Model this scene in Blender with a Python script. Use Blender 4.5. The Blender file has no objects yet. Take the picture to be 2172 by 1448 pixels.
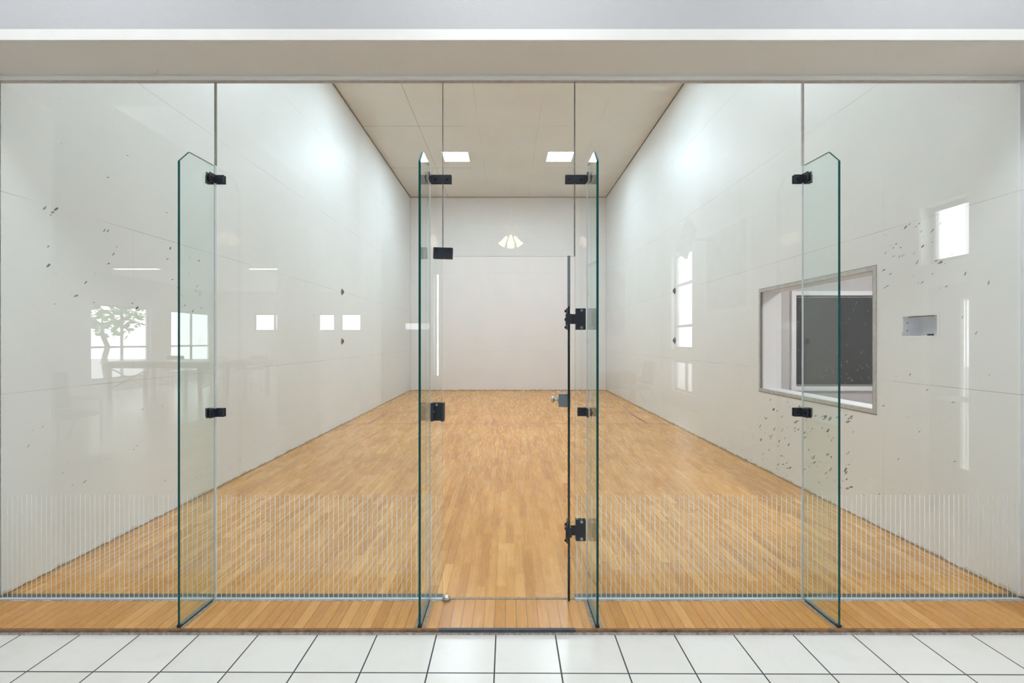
import bpy, bmesh, math, random
from mathutils import Vector, Matrix
PI = math.pi
scene = bpy.context.scene
COL = scene.collection

# ---------------------------------------------------------------- camera, world, exposure
F_PX = 1028.0                      # focal length in pixels of the 2172 px wide frame
CAM_Z = 1.54
cam_data = bpy.data.cameras.new('camera')
cam = bpy.data.objects.new('camera', cam_data)
COL.objects.link(cam)
cam.location = (0, 0, CAM_Z)
cam.rotation_euler = (math.radians(90), 0, 0)
cam_data.sensor_width = 36
cam_data.lens = F_PX / 2172 * 36
cam_data.shift_x = (1086 - 1077.5) / 2172
cam_data.shift_y = -1.0 / 2172
cam_data.clip_start = 0.02
scene.camera = cam

scene.view_settings.view_transform = 'Standard'
scene.view_settings.look = 'None'
scene.view_settings.gamma = 1
scene.view_settings.use_curve_mapping = False
scene.view_settings.exposure = 0.82
cy = scene.cycles
cy.max_bounces = 10
cy.diffuse_bounces = 6
cy.glossy_bounces = 4
cy.transparent_max_bounces = 24
cy.use_denoising = True

world = bpy.data.worlds.new('world')
scene.world = world
world.use_nodes = True
bg = world.node_tree.nodes['Background']
bg.inputs[0].default_value = (0.90, 0.96, 1.0, 1)
bg.inputs[1].default_value = 5.0

COURT_LAMP = 34.0                  # emission of the court's ceiling panels
LOBBY_FILL = 9.6                   # emission of the added lobby fill panels, out of view
LOBBY_ROW = 20.0                   # lobby strip lamps in the games area

def portal(name, loc, rot, sx, sy):
    l = bpy.data.lights.new(name, 'AREA')
    l.shape = 'RECTANGLE'; l.size = sx; l.size_y = sy
    l.cycles.is_portal = True
    o = bpy.data.objects.new(name, l)
    COL.objects.link(o)
    o.location = loc; o.rotation_euler = rot
    return o

# ---------------------------------------------------------------- layout numbers (metres)
XR = 3.060            # right court wall
G = 2.895            # lobby face of the glass wall
GT = 0.0127          # glass thickness
BACK = 15.09         # far wall of the court
WX = 3.045           # half width of the court
CEIL = 6.02
CURB = 2.60
TILE_Z = -0.025
LOB_L, LOB_R = -12.3, 4.1
LOB_C = 4.3
LOW_C = 3.62

# ---------------------------------------------------------------- node helpers
class NT:
    def __init__(self, name):
        self.m = bpy.data.materials.new(name)
        self.m.use_nodes = True
        self.t = self.m.node_tree
        self.t.nodes.clear()
        self.out = self.t.nodes.new('ShaderNodeOutputMaterial')
    def n(self, typ, **kw):
        nd = self.t.nodes.new(typ)
        for k, v in kw.items(): setattr(nd, k, v)
        return nd
    def link(self, a, b): self.t.links.new(a, b)
    def put(self, v, sock):
        if isinstance(v, (int, float)): sock.default_value = v
        elif isinstance(v, tuple): sock.default_value = v if len(v) == len(sock.default_value) else tuple(v) + (1,)
        else: self.link(v, sock)
    def math(self, op, a, b=0.0, c=None):
        nd = self.n('ShaderNodeMath', operation=op)
        self.put(a, nd.inputs[0]); self.put(b, nd.inputs[1])
        if c is not None: self.put(c, nd.inputs[2])
        return nd.outputs[0]
    def mix(self, f, a, b, blend='MIX'):
        nd = self.n('ShaderNodeMix', data_type='RGBA', blend_type=blend)
        self.put(f, nd.inputs[0]); self.put(a, nd.inputs[6]); self.put(b, nd.inputs[7])
        return nd.outputs[2]
    def comb(self, x, y, z):
        nd = self.n('ShaderNodeCombineXYZ')
        self.put(x, nd.inputs[0]); self.put(y, nd.inputs[1]); self.put(z, nd.inputs[2])
        return nd.outputs[0]
    def pos(self):
        g = self.n('ShaderNodeNewGeometry')
        s = self.n('ShaderNodeSeparateXYZ')
        self.link(g.outputs['Position'], s.inputs[0])
        return g.outputs['Position'], s.outputs[0], s.outputs[1], s.outputs[2]
    def noise(self, vec, scale, detail=3, rough=0.5):
        nd = self.n('ShaderNodeTexNoise')
        self.link(vec, nd.inputs['Vector'])
        nd.inputs['Scale'].default_value = scale
        nd.inputs['Detail'].default_value = detail
        nd.inputs['Roughness'].default_value = rough
        return nd.outputs[0]
    def white(self, vec):
        nd = self.n('ShaderNodeTexWhiteNoise', noise_dimensions='3D')
        self.link(vec, nd.inputs['Vector'])
        return nd.outputs['Value']
    def ramp(self, f, stops):
        nd = self.n('ShaderNodeValToRGB')
        e = nd.color_ramp.elements
        while len(e) < len(stops): e.new(0.5)
        for el, (p, c) in zip(e, stops):
            el.position = p; el.color = tuple(c) + (1,)
        self.put(f, nd.inputs[0])
        return nd.outputs[0]
    def smooth(self, f, a, b):
        nd = self.n('ShaderNodeMapRange', interpolation_type='SMOOTHSTEP')
        self.put(f, nd.inputs[0]); nd.inputs[1].default_value = a; nd.inputs[2].default_value = b
        return nd.outputs[0]
    def bump(self, h, strength, dist=0.002):
        nd = self.n('ShaderNodeBump')
        nd.inputs['Strength'].default_value = strength
        nd.inputs['Distance'].default_value = dist
        self.link(h, nd.inputs['Height'])
        return nd.outputs[0]
    def bsdf(self, col, rough=0.5, metal=0.0, spec=0.5, normal=None, coat=0.0, coat_r=0.05, emis=None, estr=0.0):
        p = self.n('ShaderNodeBsdfPrincipled')
        self.put(col, p.inputs['Base Color']); self.put(rough, p.inputs['Roughness'])
        p.inputs['Metallic'].default_value = metal
        p.inputs['Specular IOR Level'].default_value = spec
        p.inputs['Coat Weight'].default_value = coat
        p.inputs['Coat Roughness'].default_value = coat_r
        if emis:
            p.inputs['Emission Color'].default_value = tuple(emis) + (1,)
            p.inputs['Emission Strength'].default_value = estr
        if normal is not None: self.link(normal, p.inputs['Normal'])
        self.link(p.outputs[0], self.out.inputs[0])
        return self.m

def plain(name, col, rough=0.5, metal=0.0, spec=0.5, var=0.04, scale=18, bump=0.0, bscale=200, coat=0.0):
    t = NT(name)
    P, x, y, z = t.pos()
    nz = t.noise(P, scale, 3)
    dark = tuple(c * (1 - var) for c in col); lite = tuple(min(1, c * (1 + var)) for c in col)
    c = t.ramp(nz, [(0.3, dark), (0.7, lite)])
    nrm = t.bump(t.noise(P, bscale, 2), bump) if bump else None
    return t.bsdf(c, rough, metal, spec, nrm, coat)

def emit(name, col, s):
    t = NT(name)
    e = t.n('ShaderNodeEmission')
    e.inputs[0].default_value = tuple(col) + (1,); e.inputs[1].default_value = s
    t.link(e.outputs[0], t.out.inputs[0])
    return t.m

def glass(name, tint, rough=0.0, refl=1.0):
    """thin architectural glass: both faces reflect by Fresnel (ior 1.5), the rest passes straight, tinted"""
    t = NT(name)
    g = t.n('ShaderNodeNewGeometry')
    ior = t.math('MULTIPLY_ADD', g.outputs['Backfacing'], (1 / 1.5 - 1.5), 1.5)
    fr = t.n('ShaderNodeFresnel'); t.link(ior, fr.inputs['IOR'])
    f = t.math('MULTIPLY', fr.outputs[0], refl)
    tr = t.n('ShaderNodeBsdfTransparent'); tr.inputs[0].default_value = tuple(tint) + (1,)
    gl = t.n('ShaderNodeBsdfGlossy'); gl.inputs['Roughness'].default_value = rough
    gl.inputs[0].default_value = (1, 1, 1, 1)
    mx = t.n('ShaderNodeMixShader')
    t.link(f, mx.inputs[0]); t.link(tr.outputs[0], mx.inputs[1]); t.link(gl.outputs[0], mx.inputs[2])
    t.link(mx.outputs[0], t.out.inputs[0])
    return t.m

# ---------------------------------------------------------------- materials
def wood_floor_material():
    t = NT('maple_strip_floor')
    P, x, y, z = t.pos()
    W = 0.0603
    u = t.math('DIVIDE', t.math('ADD', x, 0.0738), W)
    row = t.math('FLOOR', u)
    fu = t.math('FRACT', u)
    outer = t.math('LESS_THAN', y, G + 0.02)
    inner = t.math('SUBTRACT', 1.0, outer)
    r1 = t.white(t.comb(row, 3.1, 0.0))
    L = t.math('MULTIPLY_ADD', r1, 0.30, 0.38)
    v = t.math('ADD', t.math('DIVIDE', y, L), t.math('MULTIPLY', r1, 37.0))
    v = t.math('MULTIPLY', v, inner)
    board = t.math('FLOOR', v)
    fv = t.math('FRACT', v)
    bid = t.white(t.comb(row, board, t.math('MULTIPLY', outer, 7.0)))
    bid2 = t.white(t.comb(board, row, 5.0))
    # grain stretched along the boards
    gv = t.comb(t.math('MULTIPLY', x, 70.0), t.math('MULTIPLY_ADD', y, 3.0, t.math('MULTIPLY', bid, 50.0)), bid)
    grain = t.noise(gv, 1.0, 5, 0.6)
    mv = t.comb(t.math('MULTIPLY', x, 22.0), t.math('MULTIPLY', y, 7.0), t.math('MULTIPLY', bid, 9.0))
    mott = t.noise(mv, 1.0, 3)
    base = t.ramp(bid, [(0.0, (0.57, 0.255, 0.052)), (0.2, (0.655, 0.315, 0.074)), (0.8, (0.72, 0.365, 0.095)), (1.0, (0.82, 0.450, 0.140))])
    base = t.mix(t.math('MULTIPLY', t.smooth(grain, 0.45, 0.8), 0.12), base, (0.44, 0.20, 0.052))
    base = t.mix(t.math('MULTIPLY', t.smooth(mott, 0.45, 0.8), 0.18), base, (0.50, 0.25, 0.075))
    big = t.noise(P, 0.9, 2)
    base = t.mix(t.math('MULTIPLY', t.smooth(big, 0.4, 0.75), 0.14), base, (0.46, 0.23, 0.07))
    # darker, browner boards outside the court
    base = t.mix(t.math('MULTIPLY', outer, 0.30), base, (0.47, 0.21, 0.055))
    # joints: a few rows gape, most are hair lines
    eu = t.math('MINIMUM', fu, t.math('SUBTRACT', 1.0, fu))
    rw = t.white(t.comb(row, 9.0, 1.0))
    gapw = t.math('MAXIMUM', t.math('MULTIPLY_ADD', t.math('GREATER_THAN', rw, 0.62), 0.012, 0.016), t.math('MULTIPLY', outer, 0.026))
    gap = t.math('LESS_THAN', eu, gapw)
    amt = t.math('MULTIPLY_ADD', t.math('GREATER_THAN', rw, 0.62), 0.35, 0.38)
    amt = t.math('MAXIMUM', amt, t.math('MULTIPLY', outer, 0.8))
    ev = t.math('MULTIPLY', t.math('MINIMUM', fv, t.math('SUBTRACT', 1.0, fv)), L)
    gap2 = t.math('MULTIPLY', t.math('LESS_THAN', ev, 0.0012), t.math('MULTIPLY', inner, 0.35))
    base = t.mix(t.math('MAXIMUM', t.math('MULTIPLY', gap, amt), gap2), base, (0.10, 0.045, 0.015))
    # sparse dark specks
    vor = t.n('ShaderNodeTexVoronoi'); t.link(P, vor.inputs['Vector']); vor.inputs['Scale'].default_value = 5.0
    sp = t.math('LESS_THAN', vor.outputs['Distance'], 0.022)
    base = t.mix(t.math('MULTIPLY', sp, 0.7), base, (0.07, 0.035, 0.015))
    rough = t.math('MULTIPLY_ADD', grain, 0.14, 0.20)
    nrm = t.bump(t.math('ADD', t.math('MULTIPLY', grain, 0.3), t.math('MULTIPLY', t.math('SUBTRACT', 1.0, gap), 0.6)), 0.10, 0.001)
    return t.bsdf(base, rough, spec=0.38, normal=nrm)

def court_wall_material(name, along, col, offs, low=(0, 0, 0), seam=0.45, rough=0.44):
    """painted board wall: 4 ft high by 8 ft long boards, hairline seams, grime at the foot"""
    t = NT(name)
    P, x, y, z = t.pos()
    h = {'x': x, 'y': y}[along]
    PV, PH = 1.22, 2.44
    vz = t.math('DIVIDE', z, PV)
    row = t.math('FLOOR', vz)
    fz = t.math('MULTIPLY', t.math('MINIMUM', t.math('FRACT', vz), t.math('SUBTRACT', 1.0, t.math('FRACT', vz))), PV)
    sh = t.math('MULTIPLY', t.math('MODULO', row, 2.0), 0.5)
    uh = t.math('ADD', t.math('DIVIDE', t.math('SUBTRACT', h, offs), PH), t.math('ADD', sh, 20.0))
    fh = t.math('MULTIPLY', t.math('MINIMUM', t.math('FRACT', uh), t.math('SUBTRACT', 1.0, t.math('FRACT', uh))), PH)
    brk = t.noise(P, 1.3, 3)
    s1 = t.math('MULTIPLY', t.math('LESS_THAN', fz, 0.0022), t.math('MULTIPLY', t.smooth(brk, 0.30, 0.6), seam))
    s2 = t.math('MULTIPLY', t.math('LESS_THAN', fh, 0.0016), t.math('MULTIPLY', t.smooth(brk, 0.35, 0.65), seam * 0.75))
    seam_f = t.math('MAXIMUM', s1, s2)
    mott = t.noise(P, 1.6, 4)
    c = t.ramp(mott, [(0.3, tuple(k * 0.975 for k in col)), (0.7, col)])
    if low != (0, 0, 0):
        c = t.mix(t.math('MULTIPLY', t.math('SUBTRACT', 1.0, t.smooth(z, 0.2, 1.6)), 0.6), c, low)
    c = t.mix(seam_f, c, (0.16, 0.15, 0.14))
    # faint scuffs
    sv = t.comb(t.math('MULTIPLY_ADD', h, 1.0, t.math('MULTIPLY', z, 0.6)), t.math('MULTIPLY', z, 2.5), 0.0)
    vor = t.n('ShaderNodeTexVoronoi'); t.link(sv, vor.inputs['Vector']); vor.inputs['Scale'].default_value = 4.0
    sp = t.math('MULTIPLY', t.math('LESS_THAN', vor.outputs['Distance'], 0.035), t.math('GREATER_THAN', t.noise(P, 2.2, 2), 0.5))
    c = t.mix(t.math('MULTIPLY', sp, 0.30), c, (0.35, 0.35, 0.34))
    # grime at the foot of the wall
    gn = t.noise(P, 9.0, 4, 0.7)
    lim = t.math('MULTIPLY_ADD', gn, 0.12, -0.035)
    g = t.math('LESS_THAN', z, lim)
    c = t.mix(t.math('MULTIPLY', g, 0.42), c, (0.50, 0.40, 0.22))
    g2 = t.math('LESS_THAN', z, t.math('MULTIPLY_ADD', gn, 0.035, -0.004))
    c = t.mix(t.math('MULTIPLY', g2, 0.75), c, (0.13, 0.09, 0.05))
    nrm = t.bump(t.noise(P, 160, 2), 0.06, 0.001)
    return t.bsdf(c, rough, spec=0.4, normal=nrm)

def ceiling_material():
    t = NT('court_ceiling_boards')
    P, x, y, z = t.pos()
    ux = t.math('DIVIDE', t.math('ADD', x, 1.86), 1.245)
    fx = t.math('MULTIPLY', t.math('MINIMUM', t.math('FRACT', ux), t.math('SUBTRACT', 1.0, t.math('FRACT', ux))), 1.245)
    uy = t.math('DIVIDE', t.math('SUBTRACT', y, 10.11 - 7.32), 2.44)
    fy = t.math('MULTIPLY', t.math('MINIMUM', t.math('FRACT', uy), t.math('SUBTRACT', 1.0, t.math('FRACT', uy))), 2.44)
    brk = t.noise(P, 1.1, 3)
    left = t.math('MULTIPLY', t.math('LESS_THAN', x, -0.9), 0.42)
    base_a = t.math('ADD', left, t.math('MULTIPLY', t.smooth(brk, 0.42, 0.62), 0.18))
    s = t.math('MULTIPLY', t.math('MAXIMUM', t.math('LESS_THAN', fx, 0.007), t.math('LESS_THAN', fy, 0.011)), base_a)
    c = t.ramp(t.noise(P, 0.8, 4), [(0.3, (0.74, 0.72, 0.67)), (0.7, (0.79, 0.775, 0.73))])
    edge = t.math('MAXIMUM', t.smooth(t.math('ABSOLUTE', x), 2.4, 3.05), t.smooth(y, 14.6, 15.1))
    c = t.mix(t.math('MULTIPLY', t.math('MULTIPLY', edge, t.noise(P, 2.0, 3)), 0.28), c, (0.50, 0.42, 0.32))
    c = t.mix(s, c, (0.13, 0.12, 0.11))
    return t.bsdf(c, 0.45, spec=0.3, normal=t.bump(t.noise(P, 130, 2), 0.05, 0.001))

def tile_material():
    t = NT('white_ceramic_tile')
    P, x0, y0, z = t.pos()
    a = math.radians(0.27)
    x = x0
    y = t.math('ADD', t.math('MULTIPLY', x0, math.sin(a)), t.math('MULTIPLY', y0, math.cos(a)))
    T = 0.3165
    ux = t.math('DIVIDE', t.math('ADD', x, 0.0645 + 31.65), T)
    uy = t.math('DIVIDE', t.math('ADD', y, -2.285 + 31.65), T)
    fx = t.math('FRACT', ux); fy = t.math('FRACT', uy)
    ex = t.math('MULTIPLY', t.math('MINIMUM', fx, t.math('SUBTRACT', 1.0, fx)), T)
    ey = t.math('MULTIPLY', t.math('MINIMUM', fy, t.math('SUBTRACT', 1.0, fy)), T)
    e = t.math('MINIMUM', ex, ey)
    gr = t.math('LESS_THAN', e, 0.0035)
    tid = t.white(t.comb(t.math('FLOOR', ux), t.math('FLOOR', uy), 0.0))
    c = t.ramp(tid, [(0.0, (0.82, 0.795, 0.755)), (1.0, (0.87, 0.85, 0.815))])
    m = t.noise(t.comb(x, y, t.math('MULTIPLY', tid, 8.0)), 5.0, 5, 0.6)
    c = t.mix(t.math('MULTIPLY', t.smooth(m, 0.45, 0.8), 0.45), c, (0.74, 0.70, 0.64))
    fl = t.noise(P, 60.0, 3)
    c = t.mix(t.math('MULTIPLY', t.smooth(fl, 0.62, 0.8), 0.15), c, (0.70, 0.64, 0.56))
    c = t.mix(gr, c, (0.060, 0.060, 0.066))
    rough = t.math('MULTIPLY_ADD', gr, 0.5, 0.24)
    nrm = t.bump(t.smooth(e, 0.002, 0.006), 0.35, 0.001)
    return t.bsdf(c, rough, spec=0.5, normal=nrm)

M = {}
M['wood'] = wood_floor_material()
M['wall_l'] = court_wall_material('white_court_board_left', 'y', (0.835, 0.855, 0.87), 2.72, low=(0.82, 0.85, 0.87))
M['wall_r'] = court_wall_material('white_court_board_right', 'y', (0.835, 0.85, 0.86), 3.95, low=(0.83, 0.835, 0.82))
M['wall_f'] = court_wall_material('white_court_board_front', 'x', (0.85, 0.83, 0.835), -0.61, seam=0.20)
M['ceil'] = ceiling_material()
M['tile'] = tile_material()
M['paint'] = plain('white_textured_paint', (0.495, 0.495, 0.503), 0.6, var=0.01, bump=0.55, bscale=170)
M['soffit'] = plain('warm_white_soffit_paint', (0.74, 0.72, 0.69), 0.6, var=0.015, scale=2, bump=0.25, bscale=220)
M['trim'] = plain('white_gloss_trim', (0.84, 0.83, 0.81), 0.35, var=0.01)
M['trim_warm'] = plain('cream_trim_paint', (0.82, 0.80, 0.77), 0.45, var=0.02, scale=6)
M['lob_wall'] = plain('lobby_wall_paint', (0.76, 0.76, 0.76), 0.6, var=0.01)
M['lob_ceil'] = plain('lobby_ceiling_paint', (0.82, 0.82, 0.82), 0.7, var=0.01)
M['glass'] = glass('clear_green_tinted_glass', (0.970, 0.984, 0.980))
M['acrylic'] = glass('clear_acrylic_pane', (0.97, 0.97, 0.975), 0.0, 0.35)
M['fin'] = glass('fin_glass', (0.925, 0.965, 0.955))
M['edge'] = plain('dark_green_glass_edge', (0.004, 0.072, 0.066), 0.3, spec=0.2, var=0.15, scale=40)
M['edge_thin'] = plain('grey_green_glass_edge', (0.16, 0.24, 0.23), 0.2, var=0.1)
M['edge_black'] = plain('black_green_door_edge', (0.006, 0.016, 0.015), 0.15, var=0.3, scale=12)
M['sil'] = plain('grey_silicone', (0.55, 0.56, 0.60), 0.4, var=0.05)
M['sil_olive'] = plain('aged_olive_silicone', (0.27, 0.27, 0.215), 0.5, var=0.12, scale=30)
M['sil_beige'] = plain('aged_beige_silicone', (0.47, 0.44, 0.42), 0.5, var=0.12, scale=30)
M['sil_dark'] = plain('dark_joint_silicone', (0.16, 0.155, 0.15), 0.5, var=0.35, scale=60)
M['stripe'] = plain('white_vinyl_stripe', (0.88, 0.90, 0.90), 0.5, var=0.02)
M['black'] = plain('black_painted_steel', (0.016, 0.020, 0.031), 0.38, var=0.15, scale=60)
M['blackbolt'] = plain('black_bolt_steel', (0.008, 0.009, 0.012), 0.3, metal=0.3)
M['steel'] = plain('brushed_steel', (0.60, 0.60, 0.58), 0.25, metal=1.0)
M['lock'] = plain('grey_lock_steel', (0.19, 0.22, 0.25), 0.35, metal=0.4, var=0.08, scale=50)
M['bolt_l'] = plain('worn_bolt_steel', (0.42, 0.42, 0.42), 0.35, metal=0.8)
M['curb'] = plain('dark_wood_nosing', (0.24, 0.125, 0.055), 0.45, var=0.45, scale=30)
M['slate'] = plain('slate_grey_threshold_strip', (0.055, 0.060, 0.075), 0.5, var=0.2, scale=40)
M['grout'] = plain('dirty_grey_mortar', (0.40, 0.38, 0.38), 0.8, var=0.45, scale=45)
M['grime'] = plain('adhesive_residue', (0.34, 0.27, 0.20), 0.6, var=0.35, scale=60)
M['gasket'] = plain('dark_teal_gasket', (0.05, 0.085, 0.085), 0.4, var=0.3, scale=30)
M['corner'] = plain('brown_corner_gap', (0.20, 0.16, 0.12), 0.7, var=0.4, scale=9)
M['court_lamp'] = emit('court_lamp_diffuser', (0.76, 0.92, 1.0), COURT_LAMP)
M['court_lamp_dim'] = emit('dimmed_court_lamp_diffuser', (0.76, 0.92, 1.0), COURT_LAMP * 0.35)  # kept dim so the upper walls near the glass stay balanced
M['lobby_fill'] = emit('lobby_fill_diffuser', (0.92, 0.96, 1.0), LOBBY_FILL)
M['lobby_row'] = emit('lobby_strip_diffuser', (0.92, 0.96, 1.0), LOBBY_ROW)
M['alu'] = plain('aged_aluminium_trim', (0.52, 0.51, 0.49), 0.5, metal=0.15, var=0.12, scale=25)
M['alu_dark'] = plain('dark_grey_alu', (0.16, 0.16, 0.16), 0.6)  # dark grey strips round the window frame, and the anchor plates
M['gal_wall'] = plain('gallery_grey_paint', (0.58, 0.55, 0.54), 0.7, var=0.02)
M['white'] = plain('bright_white_paint', (0.88, 0.88, 0.89), 0.5, var=0.01)
M['dark_pane'] = plain('unlit_room_pane', (0.022, 0.022, 0.028), 0.12, spec=0.35, var=0.05)  # near-black colour stands in for the unlit room behind the glass
M['dark_frame'] = plain('grey_sash_metal', (0.22, 0.22, 0.22), 0.4)
M['niche'] = plain('niche_white_metal', (0.84, 0.85, 0.90), 0.5, var=0.05)
M['dark'] = plain('near_black', (0.02, 0.018, 0.016), 0.6, var=0.3)
M['scratch'] = plain('scratch_white', (0.62, 0.62, 0.62), 0.6)
M['red'] = plain('red_line_paint', (0.36, 0.055, 0.035), 0.3, var=0.2, scale=12)
M['mark1'] = plain('ball_mark_dark', (0.13, 0.13, 0.125), 0.7, var=0.3, scale=80)
M['mark2'] = plain('ball_mark_grey', (0.28, 0.28, 0.275), 0.7, var=0.2, scale=80)

# ---------------------------------------------------------------- mesh helpers
class MB:
    """collects shapes; every shape may carry its own material slot"""
    def __init__(self):
        self.bm = bmesh.new(); self.mats = []
    def slot(self, m):
        m = M[m] if isinstance(m, str) else m
        if m not in self.mats: self.mats.append(m)
        return self.mats.index(m)
    def faces(self, vs, fs, m, smooth=False):
        i = self.slot(m)
        bv = [self.bm.verts.new(v) for v in vs]
        out = []
        for f in fs:
            try:
                fc = self.bm.faces.new([bv[k] for k in f]); fc.material_index = i; fc.smooth = smooth; out.append(fc)
            except ValueError: pass
        return out
    def box(self, a, b, m, bevel=0.0, mat=None):
        x0, x1 = sorted((a[0], b[0])); y0, y1 = sorted((a[1], b[1])); z0, z1 = sorted((a[2], b[2]))
        vs = [(x0,y0,z0),(x1,y0,z0),(x1,y1,z0),(x0,y1,z0),(x0,y0,z1),(x1,y0,z1),(x1,y1,z1),(x0,y1,z1)]
        if mat is not None: vs = [mat @ Vector(v) for v in vs]
        fs = [(0,3,2,1),(4,5,6,7),(0,1,5,4),(1,2,6,5),(2,3,7,6),(3,0,4,7)]
        fc = self.faces(vs, fs, m)
        if bevel:
            ed = list({e for f in fc for e in f.edges})
            r = bmesh.ops.bevel(self.bm, geom=ed, offset=bevel, segments=2, affect='EDGES', profile=0.5)
            i = self.slot(m)
            for f in r['faces']: f.material_index = i; f.smooth = True
        return fc
    def prism(self, pts, axis, t0, t1, m, m_side=None):
        """pts: 2-D outline; extruded along axis ('x','y','z') from t0 to t1"""
        n = len(pts)
        def mk(p, t):
            return {'x': (t, p[0], p[1]), 'y': (p[0], t, p[1]), 'z': (p[0], p[1], t)}[axis]
        vs = [mk(p, t0) for p in pts] + [mk(p, t1) for p in pts]
        i = self.slot(m); j = self.slot(m_side or m)
        bv = [self.bm.verts.new(v) for v in vs]
        f = self.bm.faces.new(bv[:n][::-1]); f.material_index = i
        f = self.bm.faces.new(bv[n:]); f.material_index = i
        side = []
        for k in range(n):
            q = self.bm.faces.new((bv[k], bv[(k+1) % n], bv[n + (k+1) % n], bv[n + k])); q.material_index = j; side.append(q)
        return side
    def cyl(self, p0, p1, r0, m, r1=None, seg=16, smooth=True, caps=True):
        p0, p1 = Vector(p0), Vector(p1); r1 = r0 if r1 is None else r1
        d = (p1 - p0).normalized()
        a = d.orthogonal().normalized(); b = d.cross(a)
        i = self.slot(m)
        A = [self.bm.verts.new(p0 + (a*math.cos(2*PI*k/seg) + b*math.sin(2*PI*k/seg))*r0) for k in range(seg)]
        B = [self.bm.verts.new(p1 + (a*math.cos(2*PI*k/seg) + b*math.sin(2*PI*k/seg))*r1) for k in range(seg)]
        for k in range(seg):
            f = self.bm.faces.new((A[k], A[(k+1)%seg], B[(k+1)%seg], B[k])); f.material_index = i; f.smooth = smooth
        if caps:
            f = self.bm.faces.new(A[::-1]); f.material_index = i
            f = self.bm.faces.new(B); f.material_index = i
    def lathe(self, c, axis, prof, m, seg=24):
        """prof: list of (distance along axis, radius)"""
        c = Vector(c); d = Vector(axis).normalized(); a = d.orthogonal().normalized(); b = d.cross(a)
        i = self.slot(m); rings = []
        for h, r in prof:
            if r < 1e-6: rings.append([self.bm.verts.new(c + d*h)])
            else: rings.append([self.bm.verts.new(c + d*h + (a*math.cos(2*PI*k/seg)+b*math.sin(2*PI*k/seg))*r) for k in range(seg)])
        for R, S in zip(rings, rings[1:]):
            for k in range(seg):
                q = [R[k % len(R)], R[(k+1) % len(R)], S[(k+1) % len(S)], S[k % len(S)]]
                u = []
                for v in q:
                    if v not in u: u.append(v)
                if len(u) >= 3:
                    f = self.bm.faces.new(u); f.material_index = i; f.smooth = True
    def tube(self, pts, r, m, seg=10):
        for p, q in zip(pts, pts[1:]): self.cyl(p, q, r, m, seg=seg)
        for p in pts[1:-1]:
            self.lathe(Vector(p) - Vector((0,0,r)), (0,0,1), [(0,0),(r*0.3,r*0.72),(r,r),(r*1.7,r*0.72),(2*r,0)], m, seg=seg)
    def build(self, name, parent=None, loc=(0,0,0), fixn=True):
        me = bpy.data.meshes.new(name)
        if fixn: bmesh.ops.recalc_face_normals(self.bm, faces=self.bm.faces[:])
        self.bm.to_mesh(me); self.bm.free()
        for m in self.mats: me.materials.append(m)
        o = bpy.data.objects.new(name, me)
        COL.objects.link(o); o.location = loc
        if parent is not None: o.parent = parent
        return o

def tag(o, label=None, cat=None, group=None, kind=None):
    if label: o['label'] = label
    if cat: o['category'] = cat
    if group: o['group'] = group
    if kind: o['kind'] = kind
    return o
def empty(name, loc, label=None, cat=None, group=None, rz=0.0):
    o = bpy.data.objects.new(name, None); COL.objects.link(o)
    o.location = loc; o.rotation_euler = (0, 0, rz); o.empty_display_size = 0.05
    return tag(o, label, cat, group)
def copy_tree(o, parent=None):
    c = o.copy(); COL.objects.link(c)
    if parent is not None: c.parent = parent
    for ch in [k for k in bpy.data.objects if k.parent == o]: copy_tree(ch, c)
    return c
def structure(o, label=None, cat=None):
    o['kind'] = 'structure'
    return tag(o, label, cat)

def holed_wall(mb, axis, p0, p1, u0, u1, v0, v1, holes, m, m_rev=None):
    """wall slab between planes p0 (front) and p1 (back) of axis 'x' or 'y', with rectangular holes (ua,ub,va,vb)"""
    us = sorted({u0, u1} | {h[0] for h in holes} | {h[1] for h in holes})
    vs = sorted({v0, v1} | {h[2] for h in holes} | {h[3] for h in holes})
    us = [u for u in us if u0 <= u <= u1]; vs = [v for v in vs if v0 <= v <= v1]
    def P(p, u, v): return (p, u, v) if axis == 'x' else (u, p, v)
    def inhole(u, v): return any(h[0] < u < h[1] and h[2] < v < h[3] for h in holes)
    for ua, ub in zip(us, us[1:]):
        for va, vb in zip(vs, vs[1:]):
            if inhole((ua+ub)/2, (va+vb)/2): continue
            for p in (p0, p1):
                mb.faces([P(p,ua,va),P(p,ub,va),P(p,ub,vb),P(p,ua,vb)], [(0,1,2,3)], m)
    def ring(a, b, c, d, mm):
        for (ua, va), (ub, vb) in (((a,c),(b,c)),((b,c),(b,d)),((b,d),(a,d)),((a,d),(a,c))):
            mb.faces([P(p0,ua,va),P(p0,ub,vb),P(p1,ub,vb),P(p1,ua,va)], [(0,1,2,3)], mm)
    ring(u0, u1, v0, v1, m)
    for h in holes: ring(*h, m_rev or m)

def marks(mb, axis, plane, zones, seed):
    """scuff marks: little elongated smears lying on the wall surface"""
    rnd = random.Random(seed)
    for (ua, ub, va, vb, n, big, ang) in zones:
        for _ in range(n):
            u = rnd.uniform(ua, ub); v = rnd.uniform(va, vb)
            L = rnd.uniform(0.006, 0.02) * big; W = L * rnd.uniform(0.14, 0.4)
            a = math.radians(ang + rnd.uniform(-22, 22))
            n_ = 9; pts = []
            for k in range(n_):
                t = 2*PI*k/n_; rr = rnd.uniform(0.55, 1.0)
                pu, pv = math.cos(t)*L*rr, math.sin(t)*W*rr
                pts.append((u + pu*math.cos(a) - pv*math.sin(a), v + pu*math.sin(a) + pv*math.cos(a)))
            vs = [(plane, p[0], p[1]) if axis == 'x' else (p[0], plane, p[1]) for p in pts]
            mb.faces(vs, [tuple(range(n_))], 'mark1' if rnd.random() < 0.35 else 'mark2')

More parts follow.
